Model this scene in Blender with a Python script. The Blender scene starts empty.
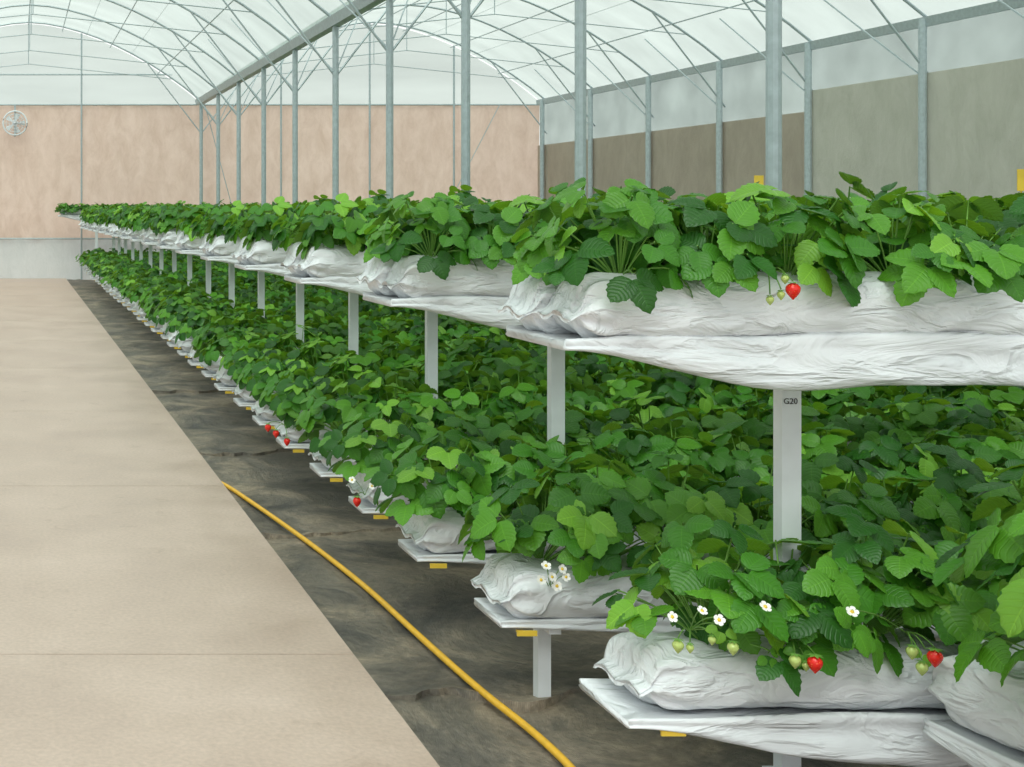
import bpy, math, random
import numpy as np
from mathutils import Vector, Matrix, noise
random.seed(7); np.random.seed(7)
scene=bpy.context.scene
scene.view_settings.view_transform='Standard'
U=1.5/1300.0
def P(x,y,Y):
    D=Y/1.5
    return ((x-15)*D*U, Y, 1.5-(y-212)*D*U)

# ---------------- materials ----------------
def newmat(name):
    m=bpy.data.materials.new(name); m.use_nodes=True
    nt=m.node_tree; b=nt.nodes['Principled BSDF']; return m,nt,b
def N(nt,t,**kw):
    n=nt.nodes.new(t)
    for k,v in kw.items():
        if k in n.inputs: n.inputs[k].default_value=v
        else: setattr(n,k,v)
    return n
def ramp(nt,src,stops):
    r=nt.nodes.new('ShaderNodeValToRGB'); e=r.color_ramp.elements
    while len(e)<len(stops): e.new(0.5)
    for i,(p,c) in enumerate(stops):
        e[i].position=p; e[i].color=(*c,1)
    nt.links.new(src,r.inputs[0]); return r
def mulc(nt,a,b):
    mx=N(nt,'ShaderNodeMix',data_type='RGBA',blend_type='MULTIPLY'); mx.inputs[0].default_value=1
    nt.links.new(a,mx.inputs[6]); nt.links.new(b,mx.inputs[7]); return mx.outputs[2]
def bump(nt,b,src,s,d):
    bp=N(nt,'ShaderNodeBump',Strength=s,Distance=d); nt.links.new(src,bp.inputs['Height']); nt.links.new(bp.outputs[0],b.inputs['Normal']); return bp
def simple(name,col,rough=0.5,metal=0,nscale=8,var=0.12,bs=0.0,bd=0.01):
    m,nt,b=newmat(name)
    tc=N(nt,'ShaderNodeTexCoord'); no=N(nt,'ShaderNodeTexNoise',Scale=nscale,Detail=5.0)
    nt.links.new(tc.outputs['Object'],no.inputs['Vector'])
    r=ramp(nt,no.outputs[0],[(0.3,tuple(c*(1-var) for c in col)),(0.7,tuple(min(1,c*(1+var)) for c in col))])
    nt.links.new(r.outputs[0],b.inputs['Base Color'])
    b.inputs['Roughness'].default_value=rough; b.inputs['Metallic'].default_value=metal
    if bs: bump(nt,b,no.outputs[0],bs,bd)
    return m
M_steel=simple('galvanised_steel',(0.44,0.51,0.53),0.45,0.25,20,0.1)
M_white=simple('white_painted_steel',(0.80,0.83,0.86),0.4,0,15,0.04)
M_yellow=simple('yellow_plastic',(0.85,0.58,0.06),0.5)
M_hose=simple('yellow_hose',(0.86,0.48,0.03),0.45,0,30,0.1)
M_stem=simple('green_stem',(0.17,0.36,0.06),0.5)
M_petal=simple('white_petal',(0.95,0.95,0.88),0.6)
M_ink=simple('black_ink',(0.03,0.03,0.03),0.6)

def bagmat(name,sc,strength,det=4.0):
    m,nt,b=newmat(name)
    tc=N(nt,'ShaderNodeTexCoord')
    mp=N(nt,'ShaderNodeMapping'); mp.inputs['Scale'].default_value=sc
    nt.links.new(tc.outputs['Object'],mp.inputs['Vector'])
    no=N(nt,'ShaderNodeTexNoise',Scale=1.2,Detail=det,Distortion=1.5); nt.links.new(mp.outputs[0],no.inputs['Vector'])
    ab=N(nt,'ShaderNodeMath',operation='SUBTRACT'); ab.inputs[1].default_value=0.5; nt.links.new(no.outputs[0],ab.inputs[0])
    ab2=N(nt,'ShaderNodeMath',operation='ABSOLUTE'); nt.links.new(ab.outputs[0],ab2.inputs[0])
    r3=ramp(nt,ab2.outputs[0],[(0.0,(1,1,1)),(0.10,(0,0,0))])
    ad=N(nt,'ShaderNodeMath',operation='MULTIPLY_ADD'); nt.links.new(r3.outputs[0],ad.inputs[0]); ad.inputs[1].default_value=0.22; nt.links.new(no.outputs[0],ad.inputs[2])
    r=ramp(nt,no.outputs[0],[(0.25,(0.78,0.81,0.84)),(0.6,(0.86,0.88,0.91))])
    nt.links.new(r.outputs[0],b.inputs['Base Color'])
    b.inputs['Roughness'].default_value=0.32
    bump(nt,b,ad.outputs[0],strength,0.03)
    return m
M_bag=bagmat('white_polythene',(4,10,10),0.6)
M_sheet=bagmat('white_polythene_sheet',(2.2,5,9),0.6)

def leafmat():
    m,nt,b=newmat('strawberry_leaf')
    at=N(nt,'ShaderNodeAttribute',attribute_name='Col')
    uv=N(nt,'ShaderNodeUVMap',uv_map='UVMap')
    sp=N(nt,'ShaderNodeSeparateXYZ'); nt.links.new(uv.outputs[0],sp.inputs[0])
    def M(op,a,bb=None):
        n=N(nt,'ShaderNodeMath',operation=op)
        for i,v in enumerate((a,bb)):
            if v is None: continue
            if isinstance(v,(int,float)): n.inputs[i].default_value=v
            else: nt.links.new(v,n.inputs[i])
        return n.outputs[0]
    a=M('ABSOLUTE',M('SUBTRACT',sp.outputs[0],0.5))
    ph=M('MULTIPLY',M('SUBTRACT',sp.outputs[1],M('MULTIPLY',a,0.55)),8*6.2832)
    v1=M('POWER',M('MULTIPLY',M('ADD',M('COSINE',ph),1.0),0.5),6.0)
    mid=M('LESS_THAN',a,0.02)
    v=M('MAXIMUM',M('MULTIPLY',v1,0.28),mid)
    ob=N(nt,'ShaderNodeNewGeometry')
    mx=N(nt,'ShaderNodeMix',data_type='RGBA',blend_type='MIX')
    nt.links.new(M('MULTIPLY',v,0.4),mx.inputs[0])
    nt.links.new(at.outputs['Color'],mx.inputs[6])
    mul=N(nt,'ShaderNodeMix',data_type='RGBA',blend_type='MULTIPLY'); mul.inputs[0].default_value=1
    nt.links.new(at.outputs['Color'],mul.inputs[6]); mul.inputs[7].default_value=(1.9,1.6,1.8,1)
    nt.links.new(mul.outputs[2],mx.inputs[7])
    mb=N(nt,'ShaderNodeMix',data_type='RGBA'); nt.links.new(M('MULTIPLY',ob.outputs['Backfacing'],0.4),mb.inputs[0])
    nt.links.new(mx.outputs[2],mb.inputs[6]); mb.inputs[7].default_value=(0.21,0.40,0.11,1)
    nt.links.new(mb.outputs[2],b.inputs['Base Color'])
    b.inputs['Roughness'].default_value=0.36
    b.inputs['Specular IOR Level'].default_value=0.42
    bump(nt,b,M('MULTIPLY',v1,-1.0),0.4,0.003)
    tr=N(nt,'ShaderNodeBsdfTranslucent')
    m2=N(nt,'ShaderNodeMix',data_type='RGBA',blend_type='MULTIPLY'); m2.inputs[0].default_value=1
    nt.links.new(mb.outputs[2],m2.inputs[6]); m2.inputs[7].default_value=(1.9,1.6,0.35,1)
    nt.links.new(m2.outputs[2],tr.inputs[0])
    ms=N(nt,'ShaderNodeMixShader'); ms.inputs[0].default_value=0.26
    nt.links.new(b.outputs[0],ms.inputs[1]); nt.links.new(tr.outputs[0],ms.inputs[2])
    nt.links.new(ms.outputs[0],nt.nodes['Material Output'].inputs[0])
    return m
M_leaf=leafmat()

def berrymat(name,col,seed):
    m,nt,b=newmat(name)
    tc=N(nt,'ShaderNodeTexCoord'); vo=N(nt,'ShaderNodeTexVoronoi',Scale=160.0)
    nt.links.new(tc.outputs['Object'],vo.inputs['Vector'])
    r=ramp(nt,vo.outputs[0],[(0.10,seed),(0.25,col)])
    nt.links.new(r.outputs[0],b.inputs['Base Color']); b.inputs['Roughness'].default_value=0.25
    bump(nt,b,vo.outputs[0],0.4,0.003); return m
M_red=berrymat('ripe_strawberry',(0.80,0.02,0.012),(0.8,0.25,0.05))
M_unripe=berrymat('unripe_strawberry',(0.50,0.62,0.18),(0.35,0.42,0.1))

def filmmat(name,col,trans,streak=(0.35,2,2)):
    m,nt,b=newmat(name)
    tc=N(nt,'ShaderNodeTexCoord'); mp=N(nt,'ShaderNodeMapping'); mp.inputs['Scale'].default_value=streak
    nt.links.new(tc.outputs['Object'],mp.inputs['Vector'])
    no=N(nt,'ShaderNodeTexNoise',Scale=0.8,Detail=4.0); nt.links.new(mp.outputs[0],no.inputs['Vector'])
    r=ramp(nt,no.outputs[0],[(0.3,tuple(c*0.84 for c in col)),(0.7,col)])
    df=N(nt,'ShaderNodeBsdfDiffuse'); tl=N(nt,'ShaderNodeBsdfTranslucent'); tp=N(nt,'ShaderNodeBsdfTransparent')
    nt.links.new(r.outputs[0],df.inputs[0]); nt.links.new(r.outputs[0],tl.inputs[0]); nt.links.new(r.outputs[0],tp.inputs[0])
    a=N(nt,'ShaderNodeMixShader'); a.inputs[0].default_value=0.7
    nt.links.new(df.outputs[0],a.inputs[1]); nt.links.new(tl.outputs[0],a.inputs[2])
    c=N(nt,'ShaderNodeMixShader'); c.inputs[0].default_value=trans
    nt.links.new(a.outputs[0],c.inputs[1]); nt.links.new(tp.outputs[0],c.inputs[2])
    nt.links.new(c.outputs[0],nt.nodes['Material Output'].inputs[0]); return m
M_film=filmmat('greenhouse_film',(0.67,0.75,0.71),0.62)
M_filmgable=filmmat('greenhouse_gable_film',(0.70,0.76,0.72),0.55)
M_filmwall=filmmat('greenhouse_side_film',(0.74,0.79,0.77),0.35)

def screenmat(name,c1,c2,dist=0.4):
    m,nt,b=newmat(name)
    tc=N(nt,'ShaderNodeTexCoord'); mp=N(nt,'ShaderNodeMapping'); mp.inputs['Scale'].default_value=(1.8,1.8,0.9)
    nt.links.new(tc.outputs['Object'],mp.inputs['Vector'])
    no=N(nt,'ShaderNodeTexNoise',Scale=1.8,Detail=10.0,Distortion=dist,Roughness=0.75); nt.links.new(mp.outputs[0],no.inputs['Vector'])
    r=ramp(nt,no.outputs[0],[(0.32,c1),(0.62,c2)])
    nt.links.new(r.outputs[0],b.inputs['Base Color']); b.inputs['Roughness'].default_value=0.8
    bump(nt,b,no.outputs[0],0.4,0.1)
    tl=N(nt,'ShaderNodeBsdfTranslucent'); nt.links.new(r.outputs[0],tl.inputs[0])
    ms=N(nt,'ShaderNodeMixShader'); ms.inputs[0].default_value=0.4
    nt.links.new(b.outputs[0],ms.inputs[1]); nt.links.new(tl.outputs[0],ms.inputs[2])
    nt.links.new(ms.outputs[0],nt.nodes['Material Output'].inputs[0]); return m
M_screen=screenmat('beige_shade_screen',(0.62,0.465,0.37),(0.76,0.60,0.50))
M_screen2=screenmat('brown_side_screen',(0.54,0.47,0.39),(0.64,0.57,0.48))
M_screen3=screenmat('olive_side_screen',(0.66,0.65,0.57),(0.77,0.75,0.68))
M_knee=screenmat('grey_white_skirt',(0.78,0.79,0.78),(0.86,0.86,0.85))

def concretemat():
    m,nt,b=newmat('beige_concrete')
    tc=N(nt,'ShaderNodeTexCoord')
    n1=N(nt,'ShaderNodeTexNoise',Scale=1.4,Detail=8.0,Roughness=0.65); nt.links.new(tc.outputs['Object'],n1.inputs['Vector'])
    n2=N(nt,'ShaderNodeTexNoise',Scale=60.0,Detail=6.0); nt.links.new(tc.outputs['Object'],n2.inputs['Vector'])
    n3=N(nt,'ShaderNodeTexNoise',Scale=7.0,Detail=6.0,Roughness=0.7,Distortion=0.8); nt.links.new(tc.outputs['Object'],n3.inputs['Vector'])
    r=ramp(nt,n1.outputs[0],[(0.3,(0.51,0.38,0.31)),(0.5,(0.59,0.455,0.375)),(0.72,(0.67,0.53,0.45))])
    r2=ramp(nt,n2.outputs[0],[(0.35,(0.90,0.90,0.90)),(0.7,(1.05,1.05,1.05))])
    r3=ramp(nt,n3.outputs[0],[(0.28,(0.86,0.84,0.82)),(0.42,(1.0,1.0,1.0)),(0.66,(1.0,1.0,1.0)),(0.76,(1.08,1.08,1.08))])
    nt.links.new(mulc(nt,mulc(nt,r.outputs[0],r2.outputs[0]),r3.outputs[0]),b.inputs['Base Color'])
    rr=ramp(nt,n1.outputs[0],[(0.35,(0.34,)*3),(0.65,(0.55,)*3)]); nt.links.new(rr.outputs[0],b.inputs['Roughness'])
    bump(nt,b,n2.outputs[0],0.14,0.01); return m
M_conc=concretemat()
def groundmat():
    m,nt,b=newmat('woven_ground_cover')
    tc=N(nt,'ShaderNodeTexCoord')
    n1=N(nt,'ShaderNodeTexNoise',Scale=2.0,Detail=10.0,Roughness=0.7,Distortion=0.6); nt.links.new(tc.outputs['Object'],n1.inputs['Vector'])
    wv=N(nt,'ShaderNodeTexWave',Scale=60.0,bands_direction='X'); nt.links.new(tc.outputs['Object'],wv.inputs['Vector'])
    wv2=N(nt,'ShaderNodeTexWave',Scale=60.0,bands_direction='Y'); nt.links.new(tc.outputs['Object'],wv2.inputs['Vector'])
    n2=N(nt,'ShaderNodeTexNoise',Scale=40.0,Detail=4.0); nt.links.new(tc.outputs['Object'],n2.inputs['Vector'])
    r=ramp(nt,n1.outputs[0],[(0.36,(0.085,0.08,0.072)),(0.50,(0.20,0.175,0.14)),(0.63,(0.40,0.325,0.24))])
    r2=ramp(nt,n2.outputs[0],[(0.3,(0.75,0.75,0.75)),(0.7,(1.18,1.18,1.18))])
    ml=N(nt,'ShaderNodeMath',operation='MULTIPLY'); nt.links.new(wv.outputs['Fac'],ml.inputs[0]); nt.links.new(wv2.outputs['Fac'],ml.inputs[1])
    r4=ramp(nt,ml.outputs[0],[(0.0,(0.8,0.8,0.8)),(1.0,(1.15,1.15,1.15))])
    nt.links.new(mulc(nt,mulc(nt,r.outputs[0],r2.outputs[0]),r4.outputs[0]),b.inputs['Base Color'])
    b.inputs['Roughness'].default_value=0.48
    bump(nt,b,n1.outputs[0],0.9,0.06); return m
M_ground=groundmat()

# ---------------- mesh helpers ----------------
class Acc:
    def __init__(s): s.v=[]; s.f=[]; s.mi=[]
    def add(s,vs,fs,mi=0):
        o=len(s.v); s.v.extend([tuple(v) for v in vs]); s.f.extend([tuple(i+o for i in f) for f in fs]); s.mi.extend([mi]*len(fs))
    def box(s,x0,x1,y0,y1,z0,z1,mi=0):
        s.add([(x0,y0,z0),(x1,y0,z0),(x1,y1,z0),(x0,y1,z0),(x0,y0,z1),(x1,y0,z1),(x1,y1,z1),(x0,y1,z1)],
              [(0,3,2,1),(4,5,6,7),(0,1,5,4),(1,2,6,5),(2,3,7,6),(3,0,4,7)],mi)
    def tube(s,pts,r,n=8,mi=0):
        pts=[Vector(p) for p in pts]; vs=[]; fs=[]
        for i,p in enumerate(pts):
            a=pts[max(i-1,0)]; b=pts[min(i+1,len(pts)-1)]; d=(b-a).normalized()
            up=Vector((0,0,1)) if abs(d.z)<0.95 else Vector((1,0,0))
            e1=d.cross(up).normalized(); e2=d.cross(e1)
            rr=r[i] if isinstance(r,(list,tuple)) else r
            for k in range(n):
                t=2*math.pi*k/n; vs.append(p+(e1*math.cos(t)+e2*math.sin(t))*rr)
        for i in range(len(pts)-1):
            for k in range(n):
                fs.append((i*n+k,i*n+(k+1)%n,(i+1)*n+(k+1)%n,(i+1)*n+k))
        fs.append(tuple(range(n))); fs.append(tuple((len(pts)-1)*n+k for k in range(n-1,-1,-1)))
        s.add(vs,fs,mi)
    def mesh(s,name,mats,smooth=False):
        me=bpy.data.meshes.new(name); me.from_pydata(s.v,[],s.f)
        for m in mats: me.materials.append(m)
        me.polygons.foreach_set('material_index',s.mi)
        if smooth: me.polygons.foreach_set('use_smooth',[True]*len(s.f))
        me.update(); return me
    def obj(s,name,mats,parent=None,smooth=False):
        return mkobj(name,s.mesh(name,mats,smooth),parent)
def mkobj(name,me,parent=None,loc=(0,0,0),rot=(0,0,0),sc=(1,1,1)):
    o=bpy.data.objects.new(name,me); scene.collection.objects.link(o)
    o.location=loc; o.rotation_euler=rot; o.scale=sc
    if parent: o.parent=parent
    return o
def empty(name,loc=(0,0,0)):
    e=bpy.data.objects.new(name,None); scene.collection.objects.link(e); e.location=loc; e.empty_display_size=0.2; return e

# ---------------- shell ----------------
XR=11.85; XC=4.15; XL=-3.55; YF=29.4; YB=-2.0; ZG=4.0; RISE=1.75
nx,ny=130,420; vs=[];fs=[]
for j in range(ny+1):
    y=YB+(YF-YB)*j/ny
    for i in range(nx+1):
        x=1.155+(XR-1.155)*(i/nx)**1.8
        z=-0.03+0.014*noise.noise(Vector((x*2.3,y*2.0,0)))+0.010*noise.noise(Vector((x*7,y*6,3)))
        z+=0.010*max(0,1-5*abs(noise.noise(Vector((x*1.1,y*2.4,8)))))   # creases
        vs.append((x,y,z))
for j in range(ny):
    for i in range(nx):
        a=j*(nx+1)+i; fs.append((a,a+1,a+nx+2,a+nx+1))
A=Acc(); A.add(vs,fs); A.obj('floor',[M_ground],smooth=True)
A=Acc(); A.box(XL,-2.0,YB,YF,-0.08,-0.03); A.obj('floor_left_bay',[M_ground])
A=Acc()
for yy in (4.1,6.2,8.2,11.0):
    pts=[(1.16+0.03*i, yy+0.25*noise.noise(Vector((i*0.10,yy,0)))+0.03*noise.noise(Vector((i*0.5,yy,0))), -0.018+0.010*noise.noise(Vector((i*0.3,yy,2)))) for i in range(60)]
    v2=[];f2=[]
    for p in pts:
        v2+= [(p[0],p[1],p[2]+0.010),(p[0],p[1]+0.10,p[2]-0.012),(p[0],p[1]-0.006,p[2]-0.03)]
    for i in range(59):
        f2+=[(3*i,3*i+3,3*i+4,3*i+1),(3*i,3*i+2,3*i+5,3*i+3)]
    A.add(v2,f2)
A.obj('ground_cover_seam',[M_ground],smooth=False)
A=Acc()
cuts=[-1.0,1.7,4.41,7.12,9.8,12.5,15.2,17.9,20.6,23.3,26.0]
prev=YB
for c in cuts+[YF-0.02]:
    A.box(-2.0,1.149,prev+0.003,c-0.003,-0.08,0.0); prev=c
A.obj('concrete_path',[M_conc])

A=Acc(); A.box(XL,XR,YF,YF+0.04,-0.1,0.9,0)
A.obj('wall_back_skirt',[M_knee])
vs=[];fs=[]; nx=260; nz=12
for j in range(nz+1):
    z=0.9+(3.92-0.9)*j/nz
    for i in range(nx+1):
        x=XL+(XR-XL)*i/nx
        vs.append((x,YF-0.02+0.03*noise.noise(Vector((x*2.5,z*0.5,0)))+0.012*math.sin(x*9+z),z))
for j in range(nz):
    for i in range(nx):
        a=j*(nx+1)+i; fs.append((a,a+1,a+nx+2,a+nx+1))
A=Acc(); A.add(vs,fs); A.obj('wall_back',[M_screen],smooth=True)
def archz(s):
    return ZG+RISE*(1-abs(2*s-1)**1.75)**0.97
spans=[(XC,XR),(XL,XC)]
A=Acc()
for (a,b) in spans:
    n=30
    for i in range(n):
        s0,s1=i/n,(i+1)/n; x0=a+(b-a)*s0; x1=a+(b-a)*s1
        A.add([(x0,YF,3.9),(x1,YF,3.9),(x1,YF,archz(s1)),(x0,YF,archz(s0))],[(0,1,2,3)])
A.obj('wall_back_gable',[M_filmgable])
A=Acc()
A.box(XR+0.02,XR+0.05,YB,YF,-0.1,ZG)
A.obj('wall_right',[M_filmwall])
A=Acc()
A.box(XR-0.03,XR-0.01,19.4,YF,-0.05,3.0); A.obj('wall_right_far_screen',[M_screen2])
A=Acc()
A.box(XR-0.05,XR-0.02,YB,19.38,-0.05,3.3); A.obj('wall_right_near_screen',[M_screen3])
A=Acc(); A.box(XL-0.05,XL-0.02,YB,YF,-0.1,ZG); A.obj('wall_left',[M_filmwall])
A=Acc()
for (a,b) in spans:
    n=32; vs=[];fs=[]; m=14
    for j in range(m+1):
        y=YB+(YF-YB)*j/m
        for i in range(n+1):
            s=i/n; vs.append((a+(b-a)*s,y,archz(s)+0.03))
    for j in range(m):
        for i in range(n):
            q=j*(n+1)+i; fs.append((q,q+1,q+n+2,q+n+1))
    A.add(vs,fs)
A.obj('ceiling',[M_film],smooth=True)

A=Acc()
cy=[7.11+2.43*k for k in range(-3,10)]
for y in cy:
    A.tube([(XC,y,-0.06),(XC,y,ZG)],0.040,10)
    A.tube([(XR-0.1,y,-0.06),(XR-0.1,y,ZG)],0.05,10)
    A.tube([(XL+0.1,y,-0.06),(XL+0.1,y,ZG)],0.05,10)
    for (a,b) in spans:
        f=lambda s:(a+(b-a)*s,y,archz(s)-0.02)
        A.tube([f(i/20) for i in range(21)],0.020,6)
        zc=ZG+0.8
        A.tube([f(0.08),(a+(b-a)*0.5,y,zc),f(0.92)],0.009,5)
        A.tube([f(0.5),(a+(b-a)*0.5,y,zc)],0.009,5)
        for s,xx in ((0.16,a),(0.84,b)):
            A.tube([(xx,y,ZG-0.75),f(s)],0.014,6)
for (a,b) in spans:
    for s in (0.12,0.26,0.4,0.5,0.6,0.74,0.88):
        A.tube([(a+(b-a)*s,YB,archz(s)-0.06),(a+(b-a)*s,YF,archz(s)-0.06)],0.011,5)
    for s in (0.2,0.33,0.67,0.8):
        A.tube([(a+(b-a)*s,YB,archz(s)-0.01),(a+(b-a)*s,YF,archz(s)-0.01)],0.004,4)
for i in range(len(cy)-1):
    y0,y1=cy[i],cy[i+1]
    A.tube([(XC,y0,ZG-0.7),(XC+0.75,(y0+y1)/2,archz(0.1)-0.04)],0.009,5)
    A.tube([(XC,y0,ZG-0.7),(XC-0.75,(y0+y1)/2,archz(0.9)-0.04)],0.009,5)
    A.tube([(XR-0.1,y0,ZG-0.75),(XR-0.75,(y0+y1)/2,archz(0.9)-0.04)],0.012,5)
for x in (XL+0.1,-2.0,1.5,6.0,8.0,9.9):
    A.tube([(x,YF-0.08,-0.05),(x,YF-0.08,archz(((x-XL)/(XC-XL)) if x<XC else (x-XC)/(XR-XC)))],0.022,6)
for z in (3.92,0.9,4.6):
    if z<4.5: A.tube([(XL,YF-0.07,z),(XR,YF-0.07,z)],0.018,5)
    else: A.tube([(XL+0.6,YF-0.07,z),(XC-0.6,YF-0.07,z)],0.018,5)
A.tube([(XC+0.1,YF-0.3,3.9),(XC+0.9,YF-0.3,0.9)],0.010,5)
A.tube([(XR-1.0,YF-0.3,3.9),(XR-2.6,YF-0.3,0.8)],0.010,5)
for x,w in ((XC,0.10),(XR-0.06,0.05),(XL+0.06,0.05)):
    v=[(-w,0.02),(-w*0.6,-0.10),(w*0.6,-0.10),(w,0.02),(w*0.85,0.02),(w*0.5,-0.085),(-w*0.5,-0.085),(-w*0.85,0.02)]
    vs=[(x+p[0],YB,ZG+p[1]) for p in v]+[(x+p[0],YF-0.1,ZG+p[1]) for p in v]
    A.add(vs,[(i,(i+1)%8,8+(i+1)%8,8+i) for i in range(8)])
A.obj('greenhouse_frame',[M_steel],smooth=False)

fan=empty('wall_fan',(0.0,YF-0.15,3.5))
A=Acc()
for r in (0.27,0.2,0.13,0.06):
    pts=[(r*math.cos(t*2*math.pi/28),-0.05 if r<0.27 else 0,r*math.sin(t*2*math.pi/28)) for t in range(29)]
    A.tube(pts,0.02 if r>0.25 else 0.006,6)
for k in range(12):
    t=k*math.pi/6; A.tube([(0,-0.05,0),(0.27*math.cos(t),0,0.27*math.sin(t))],0.005,4)
A.obj('guard',[M_white],fan,True)
A=Acc()
for k in range(5):
    t=k*2*math.pi/5; c,s_=math.cos(t),math.sin(t)
    A.add([(0,0,0),(0.22*c-0.06*s_,0.02,0.22*s_+0.06*c),(0.23*c,0.03,0.23*s_),(0.22*c+0.06*s_,0.05,0.22*s_-0.06*c)],[(0,1,2,3)])
A.tube([(0,-0.03,0),(0,0.12,0)],0.05,12)
A.obj('blades',[M_white],fan)
A=Acc(); A.box(-0.02,0.02,0.02,0.12,-0.3,0.42); A.obj('bracket',[M_steel],fan)

# ---------------- bags ----------------
def bag_mesh(L,w,h,seed):
    A=Acc(); nl=130; nr=52; vs=[];fs=[]
    for i in range(nl+1):
        s=-1+2*i/nl; x=s*L/2
        d=(L/2-abs(x))
        k=min(1,max(0,(d-0.030)/0.075)); e=math.sqrt(max(0,1-(1-k)**2))
        hh=0.006+(h/2-0.006)*e; ww=w/2*(0.92+0.08*e)
        for j in range(nr):
            t=2*math.pi*j/nr; c,sn=math.cos(t),math.sin(t)
            px=ww*math.copysign(abs(c)**0.68,c); pz=hh*math.copysign(abs(sn)**0.74,sn)
            nz=noise.noise(Vector((x*3.5+seed*9,px*7,pz*7)))*0.011*e
            n2=noise.noise(Vector((x*6+seed*3+pz*12,px*9,pz*16)))
            n4=noise.noise(Vector((x*13+seed*5-pz*20,px*14,pz*20)))
            nz+=((0.5-abs(n2)*2)*0.008+(0.4-abs(n4)*2)*0.0035)*e
            pl=math.sin(t*9+seed*2+2*noise.noise(Vector((t*2,seed,0))))*(0.008*math.exp(-((d-0.06)/0.05)**2)+0.003*math.exp(-(d/0.18)**2))
            if sn>0 and abs(c)<0.12: nz+=0.004*e
            q=1+(nz+pl)/max(0.03,math.hypot(px,pz))
            zz=h*0.5+pz*q
            if d<0.05: zz+= -0.025*(1-d/0.05)+0.009*math.sin(px*45+seed)*(1-d/0.05)
            if sn<0: zz=max(zz,0.002)
            vs.append((x,px*q,zz))
    for i in range(nl):
        for j in range(nr):
            fs.append((i*nr+j,i*nr+(j+1)%nr,(i+1)*nr+(j+1)%nr,(i+1)*nr+j))
    fs.append(tuple(range(nr))); fs.append(tuple(nl*nr+k for k in range(nr-1,-1,-1)))
    fs=[f[::-1] for f in fs]
    A.add(vs,fs); return A.mesh('grow_bag',[M_bag],True)
UP_L=1.35; LO_L=0.90
upbags=[bag_mesh(UP_L,0.215,0.165,i) for i in range(4)]
lobags=[bag_mesh(LO_L,0.27,0.155,i+10) for i in range(5)]

# ---------------- trays: thin board wrapped in a hanging film skirt ----------------
def tray_mesh(L,w,seed,d0=0.03,d1=0.105,per=1.6,amp=0.018,pleat=0.007,lap=0.02):
    A=Acc(); n=int(L/0.025); vs=[];fs=[]
    for i in range(n+1):
        x=L*i/n
        k=min(1,x/0.6); k=k*k*(3-2*k)
        dep=d0+(d1-d0)*k+amp*math.sin(x*2*math.pi/per+seed)*k+0.008*noise.noise(Vector((x*4,seed,0)))*k
        w2=w/2
        def wr(b_):
            n1=noise.noise(Vector((x*4+b_*1.6,b_*1.8,seed)))
            n3=noise.noise(Vector((x*11+b_*3,b_*1.2,seed+9)))
            return pleat*(0.25+0.75*k)*((0.5-abs(n1)*2.4)+(0.3-abs(n3)*1.2)*0.6)*(1 if -0.97<b_ else 0.3)
        lp=lap*(0.3+0.7*k)*(1+0.9*noise.noise(Vector((x*3,seed,4))))
        prof=[(0.016,-1.0),(0.006,-0.95),(0.000,-0.84),(-0.004,-0.68),(-0.005,-0.52),(-0.003,-0.36),(0.000,-0.22),(0.002,-0.10),(0.001,0.0)]
        pr=[(-w2+0.03,-dep*0.99)]
        for a_,b_ in prof: pr.append((-w2+a_-wr(b_),b_*dep))
        pr+=[(-w2-0.004,lp*0.5+0.006),(-w2+0.004,lp+0.008),(-w2+0.012,0.008),(w2-0.012,0.008),(w2-0.004,lp+0.008),(w2+0.004,lp*0.5+0.006)]
        for a_,b_ in prof[::-1]: pr.append((w2-a_+wr(b_),b_*dep))
        pr.append((w2-0.03,-dep*0.99))
        for p in pr: vs.append((x,p[0],p[1]-0.008))
        m=len(pr)
    for i in range(n):
        for j in range(m):
            fs.append((i*m+j,i*m+(j+1)%m,(i+1)*m+(j+1)%m,(i+1)*m+j))
    fs.append(tuple(range(m-1,-1,-1)))
    fs.append(tuple(n*m+j for j in range(m)))
    A.add(vs,fs); return A.mesh('tray',[M_sheet],True)

# ---------------- leaves ----------------
def leaflet(L,W,ns=12,fold=0.25,droop=0.25,rng=random):
    V=[];UV=[]
    for i in range(ns+1):
        t=i/ns
        u=min(1,t**0.88)
        wt=W*0.5*(max(0,math.sin(math.pi*u))**0.55)
        if i==ns: wt=W*0.10
        if i==0: wt=W*0.05
        tooth=1.0 if i%2 else 0.90
        for c,s in enumerate((-1,-0.55,0,0.55,1)):
            x=s*wt*(tooth if abs(s)==1 else 1)
            y=L*t-(0.07*L*(abs(s)) if i>0 else 0)+ (0.03*L if (abs(s)==1 and i%2) else 0)
            z=abs(x)*fold - droop*L*t*t*0.8 + (0.012*L*(1 if i%2 else -1) if abs(s)==0.55 else 0) - (0.18*abs(x) if abs(s)==1 else 0)
            V.append((x,y,z)); UV.append((0.5+0.5*s,t))
    F=[]
    for i in range(ns):
        for c in range(4):
            a=i*5+c; F.append((a,a+1,a+6,a+5))
    return np.array(V),F,UV

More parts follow.
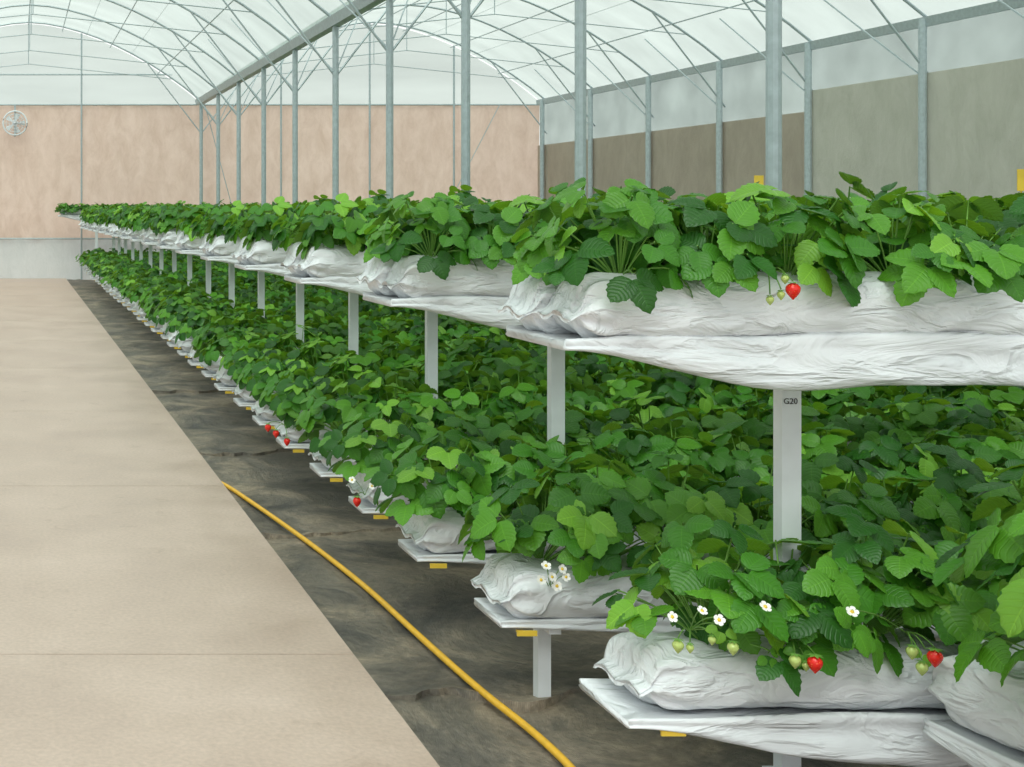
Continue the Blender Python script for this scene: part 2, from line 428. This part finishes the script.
class Foliage:
    def __init__(s): s.V=[];s.F=[];s.UV=[];s.C=[];s.MI=[];s.n=0
    def add(s,V,F,UV,col,mi):
        s.V.append(V)
        s.F.extend([tuple(i+s.n for i in f) for f in F]); s.MI.extend([mi]*len(F))
        s.UV.extend(UV); s.C.extend([col]*len(V)); s.n+=len(V)
    def mesh(s,name):
        me=bpy.data.meshes.new(name); me.from_pydata(np.concatenate(s.V).tolist(),[],s.F)
        for m in (M_leaf,M_stem,M_petal,M_yellow,M_red,M_unripe): me.materials.append(m)
        me.polygons.foreach_set('material_index',s.MI); me.polygons.foreach_set('use_smooth',[True]*len(s.F))
        uvl=me.uv_layers.new(name='UVMap')
        li=np.empty(len(me.loops),dtype=np.int32); me.loops.foreach_get('vertex_index',li)
        uvl.data.foreach_set('uv',np.array(s.UV,dtype=np.float32)[li].ravel())
        ca=me.color_attributes.new('Col','FLOAT_COLOR','POINT')
        ca.data.foreach_set('color',np.array([(*c,1) for c in s.C],dtype=np.float32).ravel())
        me.update(); return me
def basis(n,d):
    n=Vector(n).normalized(); d=Vector(d); d=(d-n*d.dot(n)).normalized(); x=d.cross(n)
    return np.array([[x.x,d.x,n.x],[x.y,d.y,n.y],[x.z,d.z,n.z]])
def stemtube(fo,p0,p1,sag,r,col=(0.2,0.4,0.08),mi=1,seg=5):
    p0=Vector(p0);p1=Vector(p1); A=Acc()
    pts=[]
    for i in range(seg+1):
        t=i/seg; p=p0.lerp(p1,t); p.z+=sag*math.sin(math.pi*t*0.9); pts.append(p)
    A.tube(pts,r,4); fo.add(np.array(A.v),A.f,[(0.3,0.1)]*len(A.v),col,mi)
def add_leaf(fo,pos,nrm,dr,L,rng):
    B=basis(nrm,dr)
    g=rng.random()
    base=(0.054,0.205,0.016)
    if g<0.30: base=(0.100,0.300,0.024)
    elif g<0.42: base=(0.185,0.42,0.042)
    elif g>0.74: base=(0.028,0.125,0.015)
    k=rng.uniform(0.85,1.2); col=tuple(c*k for c in base)
    for a in (0,rng.uniform(60,85),-rng.uniform(60,85)):
        sc=1.0 if a==0 else 0.92
        V,F,UV=leaflet(L*sc,L*sc*rng.uniform(0.80,0.98),12,rng.uniform(0.12,0.45),rng.uniform(0.05,0.45),rng)
        V=V+np.array([0,0.010,0])
        t=math.radians(-a); R=np.array([[math.cos(t),-math.sin(t),0],[math.sin(t),math.cos(t),0],[0,0,1]])
        ti=math.radians(rng.uniform(-18,16)); T=np.array([[1,0,0],[0,math.cos(ti),-math.sin(ti)],[0,math.sin(ti),math.cos(ti)]])
        W=(B@R@T@V.T).T+np.array(pos)
        fo.add(W,F,UV,col,0)
def add_flower(fo,pos,nrm,r,rng):
    B=basis(nrm,(rng.random()+0.1,rng.random(),0.3)); p=np.array(pos)
    for k in range(5):
        t=k*2*math.pi/5; c,s=math.cos(t),math.sin(t)
        V=[(0.15*r,0,0.001)]
        for q,w in ((0.45,0.36),(0.8,0.44),(1.0,0.2)):
            V+=[(q*r,-w*r,0.25*r*q),(q*r,w*r,0.25*r*q)]
        R=np.array([[c,-s,0],[s,c,0],[0,0,1]])
        fo.add((B@R@np.array(V).T).T+p,[(0,1,2),(1,3,4,2),(3,5,6,4)],[(0.3,0.3)]*7,(1,1,1),2)
    V=[]
    for k in range(8):
        t=k*math.pi/4; V.append((0.34*r*math.cos(t),0.34*r*math.sin(t),0.08*r))
    for k in range(8):
        t=k*math.pi/4; V.append((0.2*r*math.cos(t),0.2*r*math.sin(t),0.34*r))
    F=[(k,(k+1)%8,8+(k+1)%8,8+k) for k in range(8)]+[tuple(range(8,16))]
    fo.add((B@np.array(V).T).T+p,F,[(0.3,0.3)]*16,(1,1,0),3)
def add_berry(fo,pos,r,mi):
    V=[];F=[];n=12;m=9
    for i in range(m+1):
        t=i/m; rr=r*math.sin(math.pi*min(1,(t*0.97+0.03))**0.72)**0.85 if i<m else 0.001
        for j in range(n):
            a=2*math.pi*j/n; V.append((rr*math.cos(a),rr*math.sin(a),-t*r*2.5))
    for i in range(m):
        for j in range(n): F.append((i*n+j,(i+1)*n+j,(i+1)*n+(j+1)%n,i*n+(j+1)%n))
    F.append(tuple(range(n)))
    fo.add(np.array(V)+np.array(pos),F,[(0.3,0.3)]*len(V),(1,0,0),mi)
    V=[];F=[]
    for k in range(7):
        a=k*2*math.pi/7; c,s=math.cos(a),math.sin(a); o=len(V)
        V+=[(0,0,0.003),(0.6*r*c-0.25*r*s,0.6*r*s+0.25*r*c,0.002),(1.25*r*c,1.25*r*s,0.25*r-0.004),(0.6*r*c+0.25*r*s,0.6*r*s-0.25*r*c,0.002)]
        F.append((o,o+1,o+2,o+3))
    fo.add(np.array(V)+np.array(pos),F,[(0.3,0.3)]*len(V),(0.1,0.3,0.04),1)
def add_plant(fo,o,rng,nl,R,H,L,flowers=0,low=0.14,hmin=0.5):
    for i in range(nl):
        ph=rng.uniform(0,2*math.pi); rr=R*math.sqrt(rng.random())
        u=rr/R
        h=H*(hmin+(1-hmin)*(1-u*u))*rng.uniform(0.50,1.08)
        if rng.random()<low: h=H*rng.uniform(0.10,0.34); rr=R*rng.uniform(0.7,1.0); u=1
        p=(o[0]+rr*math.cos(ph),o[1]+rr*math.sin(ph),o[2]+h)
        out=Vector((math.cos(ph),math.sin(ph),0))
        nrm=Vector((0,0,1))+out*(0.2+1.1*u*rng.uniform(0.4,1.4))+Vector((rng.uniform(-.45,.45),rng.uniform(-.45,.45),0))
        a=ph+rng.uniform(-0.8,0.8)
        add_leaf(fo,p,nrm,(math.cos(a),math.sin(a),-0.1),L*rng.uniform(0.7,1.12),rng)
        stemtube(fo,o,p,0.03*(u-0.2),0.0022,(0.2,0.4,0.08))
    for i in range(flowers):
        ph=rng.uniform(math.pi,2*math.pi); rr=R*rng.uniform(0.6,1.1)
        p=(o[0]+rr*math.cos(ph),o[1]+rr*math.sin(ph),o[2]+rng.uniform(0.0,0.4)*H)
        stemtube(fo,o,p,0.03,0.0016)
        add_flower(fo,p,(math.cos(ph)*0.6,-0.8,0.7),0.012,rng)
def segment(seed,length,ypos,nplants,nl,R,H,L,fl,low=0.14,hmin=0.5):
    rng=random.Random(seed); fo=Foliage()
    for yy in ypos:
        for i in range(nplants):
            x=length*(i+0.5)/nplants+rng.uniform(-0.03,0.03)
            add_plant(fo,(x,yy+rng.uniform(-0.02,0.02),-0.01),rng,nl,R*rng.uniform(0.85,1.1),H*rng.uniform(0.82,1.12),L,fl if rng.random()<0.6 else 0,low,hmin)
    return fo.mesh('strawberry_foliage')
upseg=[segment(100+i,UP_L,(-0.1,0.1),6,29,0.175,0.25,0.084,0,0.22,0.5) for i in range(4)]
loseg=[segment(200+i,LO_L,(0.0,),4,36,0.24,0.30,0.090,1,0.16,0.5) for i in range(5)]

# ---------------- racks ----------------
ZUP=1.175; ZLO=0.255
rng=random.Random(3)
XE=11.3
up_tray=tray_mesh(XE-1.37,0.395,1,0.014,0.115,1.6,0.014,0.012,0.026)
lo_trays=[tray_mesh(XE-1.50,0.28,2,0.014,0.115,1.1,0.012,0.012,0.018),tray_mesh(XE-1.50,0.235,4,0.014,0.045,1.5,0.006,0.005,0.012)]
def lower_row(rack,plants,x0,y,front,legx):
    mkobj('lower_tray',lo_trays[0 if front else 1],rack,(x0-(0.03 if front else -0.01),y,ZLO))
    x=x0; i=0
    while x+LO_L<XE:
        mkobj('lower_grow_bag',rng.choice(lobags),rack,(x+LO_L/2,y+rng.uniform(-0.012,0.012),ZLO-0.002),(rng.uniform(-.05,.05),rng.uniform(-0.012,0.012),rng.choice((0,math.pi))+rng.uniform(-0.025,0.025)),(1,1,rng.uniform(0.94,1.06)))
        fl=rng.random()<0.5; s=rng.uniform(0.95,1.12)
        mkobj('strawberry_foliage',rng.choice(loseg),plants,(x+(LO_L if fl else 0)+(0.09 if front else 0.05),y,ZLO+0.148),(0,0,math.pi if fl else 0),(1,1,s))
        x+=LO_L-0.01; i+=1
    A=Acc()
    for lx in legx:
        A.box(lx-0.02,lx+0.02,y-0.02,y+0.02,-0.05,ZLO-0.03)
        A.box(lx-0.018,lx+0.018,y-0.10,y+0.10,ZLO-0.045,ZLO-0.025)
    if legx: A.obj('lower_legs',[M_white],rack)
    A=Acc(); A.box(x0+0.05,x0+0.11,y-0.139,y-0.133,ZLO-0.038,ZLO-0.022)
    A.box(x0+0.06,x0+0.08,y-0.135,y-0.10,ZLO-0.036,ZLO-0.030)
    A.obj('yellow_clip',[M_yellow],rack)
NR=17
for k in range(NR):
    y=3.44+1.5*k
    rack=empty('strawberry_rack'); plants=empty('strawberry_plant_row')
    x0=1.37
    mkobj('upper_tray',up_tray,rack,(x0+0.005,y,ZUP))
    for sy in (-0.106,0.106):
        x=x0+0.01
        if sy>0: x-=0.03
        while x+UP_L<XE+0.1:
            mkobj('upper_grow_bag',rng.choice(upbags),rack,(x+UP_L/2,y+sy,ZUP-0.002),(rng.uniform(-.05,.05),rng.uniform(-0.006,0.006),rng.choice((0,math.pi))),(1,1,rng.uniform(0.97,1.06)))
            x+=UP_L-0.01
    x=x0+0.06
    j=0
    while x+UP_L<XE+0.1:
        fl=rng.random()<0.5
        hs=rng.uniform(0.95,1.12)
        if k==0: hs=1.02 if j==0 else 1.12
        mkobj('strawberry_foliage',rng.choice(upseg),plants,(x+(UP_L if fl else 0),y,ZUP+0.15),(0,0,math.pi if fl else 0),(1,1,hs))
        x+=UP_L-0.03; j+=1
    A=Acc()
    px=2.085
    while px<XE:
        A.box(px-0.026,px+0.026,y+0.05,y+0.09,-0.05,ZUP-0.03)
        A.box(px-0.045,px+0.045,y+0.03,y+0.11,-0.05,-0.012)
        A.box(px-0.02,px+0.02,y-0.16,y+0.16,ZUP-0.05,ZUP-0.03)
        A.box(px-0.02,px+0.02,y-0.22,y+0.05,ZLO-0.05,ZLO-0.03)
        px+=2.0
    A.obj('posts',[M_white],rack)
    lower_row(rack,plants,(1.53 if k==0 else 1.44)+rng.uniform(-0.01,0.01),y-0.12,k==0,[])
    lower_row(rack,plants,1.45+rng.uniform(-0.02,0.02),y+0.63,False,[1.65 if k==0 else 2.1,4.1,6.1,8.1,10.1])
    if k==0:
        cu=bpy.data.curves.new('post_label','FONT'); cu.body='G20'; cu.size=0.022; cu.extrude=0.0005
        cu.materials.append(M_ink)
        o=bpy.data.objects.new('post_label',cu); scene.collection.objects.link(o); o.parent=rack
        o.location=(2.062,y+0.048,0.985); o.rotation_euler=(math.pi/2,0,0)

rack=empty('strawberry_rack'); plants=empty('strawberry_plant_row')
mkobj('upper_tray',up_tray,rack,(0.95,28.75,1.42))
A=Acc()
for i in range(5): A.box(1.8+2*i-0.03,1.8+2*i+0.03,28.7,28.76,-0.05,1.4)
A.obj('posts',[M_white],rack)
x=0.97
for i in range(7):
    mkobj('upper_grow_bag',rng.choice(upbags),rack,(x+UP_L/2,28.75,1.415))
    mkobj('strawberry_foliage',rng.choice(upseg),plants,(x,28.75,1.5),(0,0,0),(1,1,0.8)); x+=UP_L-0.02

rack=empty('crosswise_grow_bench')
tm=tray_mesh(1.5,0.34,7,0.04,0.10,1.1)
mkobj('tray',tm,rack,(2.36,3.15,ZLO+0.02),(0,0,-math.radians(84)))
mkobj('grow_bag',lobags[1],rack,(2.40,2.72,ZLO+0.02),(0,0,math.radians(96)),(1,1.25,1.35))
A=Acc()
for yy in (2.9,1.9): A.box(2.36,2.41,yy-0.025,yy+0.025,-0.05,ZLO+0.01)
A.obj('legs',[M_white],rack)
fo=Foliage(); r2=random.Random(58)
for (x,y,h,nl) in ((2.36,2.84,0.44,26),(2.25,2.66,0.58,40),(2.15,2.48,0.66,34)):
    add_plant(fo,(x+0.05,y,ZLO+0.20),r2,nl,0.27,h,0.11,0,0.12,0.66)
mkobj('strawberry_plant',fo.mesh('strawberry_plant'))

# ---------------- fruit & flowers ----------------
def truss(name,root,items,seed):
    r=random.Random(seed); fo=Foliage()
    for kind,x,y,Y in items:
        p=P(x,y,Y)
        stemtube(fo,root,p,0.015,0.0016)
        if kind=='R': add_berry(fo,p,0.0165,4)
        elif kind=='G': add_berry(fo,p,0.009,5)
        elif kind=='U': add_berry(fo,p,0.013,5)
        elif kind=='F': add_flower(fo,p,(r.uniform(-.6,.3),-1,r.uniform(0.3,1.3)),r.uniform(0.012,0.015),r)
        elif kind=='L':
            add_leaf(fo,p,(r.uniform(-.3,.3),-0.9,0.5),(r.uniform(-.5,.5),-0.2,-1),0.03,r)
    return mkobj(name,fo.mesh(name))
truss('strawberry_fruit_truss',P(768,272,3.28),[('R',793,283,3.17),('G',770,296,3.18),('G',781,291,3.18),('G',785,275,3.19)],1)
truss('strawberry_fruit_truss',P(790,640,3.22),[('R',815,656,3.05),('U',795,655,3.06),('L',768,655,3.10),('L',800,650,3.10),('G',806,662,3.08),('F',765,607,3.05)],2)
truss('strawberry_fruit_truss',P(905,632,3.22),[('R',935,650,3.05),('L',925,650,3.10),('U',922,662,3.07),('F',852,612,3.05),('U',912,646,3.08)],3)
truss('strawberry_fruit_truss',P(690,630,3.22),[('U',733,642,3.08),('L',722,628,3.10),('G',712,636,3.10),('F',672,617,3.06),('F',702,611,3.06),('F',719,620,3.07),('U',678,640,3.10),('G',690,644,3.10)],4)
truss('strawberry_flower_truss',P(550,590,3.97),[('F',546,566,3.76),('F',562,569,3.76),('F',552,577,3.76),('F',566,577,3.76),('F',541,580,3.78),('F',557,586,3.78)],5)
truss('strawberry_fruit_truss',P(285,425,6.7),[('R',276,430,6.58),('R',287,438,6.58),('R',268,424,6.58)],6)
truss('strawberry_fruit_truss',P(365,495,5.3),[('F',352,480,5.2),('R',357,497,5.22),('F',372,486,5.2)],7)

# hose
pix=[(223,483),(236,491),(300,535),(365,585),(415,632),(480,690),(530,728),(572,767),(610,815),(660,900)]
cu=bpy.data.curves.new('garden_hose','CURVE'); cu.dimensions='3D'; cu.bevel_depth=0.0115; cu.bevel_resolution=3; cu.materials.append(M_hose)
sp=cu.splines.new('NURBS'); sp.points.add(len(pix)-1+1)
pts=[(1.10,7.6,-0.035)]
for x,y in pix:
    D=1300/(y-212); pts.append(((x-15)*D*U+0.005,D*1.5,-0.006))
for i,p in enumerate(pts): sp.points[i].co=(*p,1)
sp.use_endpoint_u=True; sp.order_u=3
o=bpy.data.objects.new('garden_hose',cu); scene.collection.objects.link(o)

for (x,y,Y,h) in ((759,181,6.98,0.03),(1022,180,7.2,0.06)):
    p=P(x,y,Y); A=Acc(); A.box(p[0]-0.025,p[0]+0.025,Y,Y+0.004,p[2]-h,p[2]+h); A.tube([(p[0],Y+0.006,p[2]-0.3),(p[0],Y+0.006,p[2]+h)],0.004,5)
    A.obj('yellow_sticky_trap',[M_yellow])

# ---------------- light & camera ----------------
w=bpy.data.worlds.new('World'); scene.world=w; w.use_nodes=True
nt=w.node_tree; bg=nt.nodes['Background']
tc=N(nt,'ShaderNodeTexCoord'); sx=N(nt,'ShaderNodeSeparateXYZ'); nt.links.new(tc.outputs['Generated'],sx.inputs[0])
r=ramp(nt,sx.outputs[2],[(0.0,(0.90,0.92,0.91)),(0.5,(0.99,1.0,0.99))]); nt.links.new(r.outputs[0],bg.inputs[0]); bg.inputs[1].default_value=1.24
sl=bpy.data.lights.new('sun','SUN'); sl.energy=3.7; sl.angle=math.radians(40); sl.color=(1,0.985,0.96)
so=bpy.data.objects.new('sun',sl); scene.collection.objects.link(so); so.rotation_euler=(math.radians(30),math.radians(-18),0)
cam=bpy.data.cameras.new('camera'); co=bpy.data.objects.new('camera',cam); scene.collection.objects.link(co)
co.location=(0,0,1.5); co.rotation_euler=(math.pi/2,0,0)
cam.sensor_width=36; cam.lens=36*1300/1024; cam.shift_x=(512-15)/1024; cam.shift_y=-(383.5-212)/1024
cam.clip_end=200
scene.camera=co
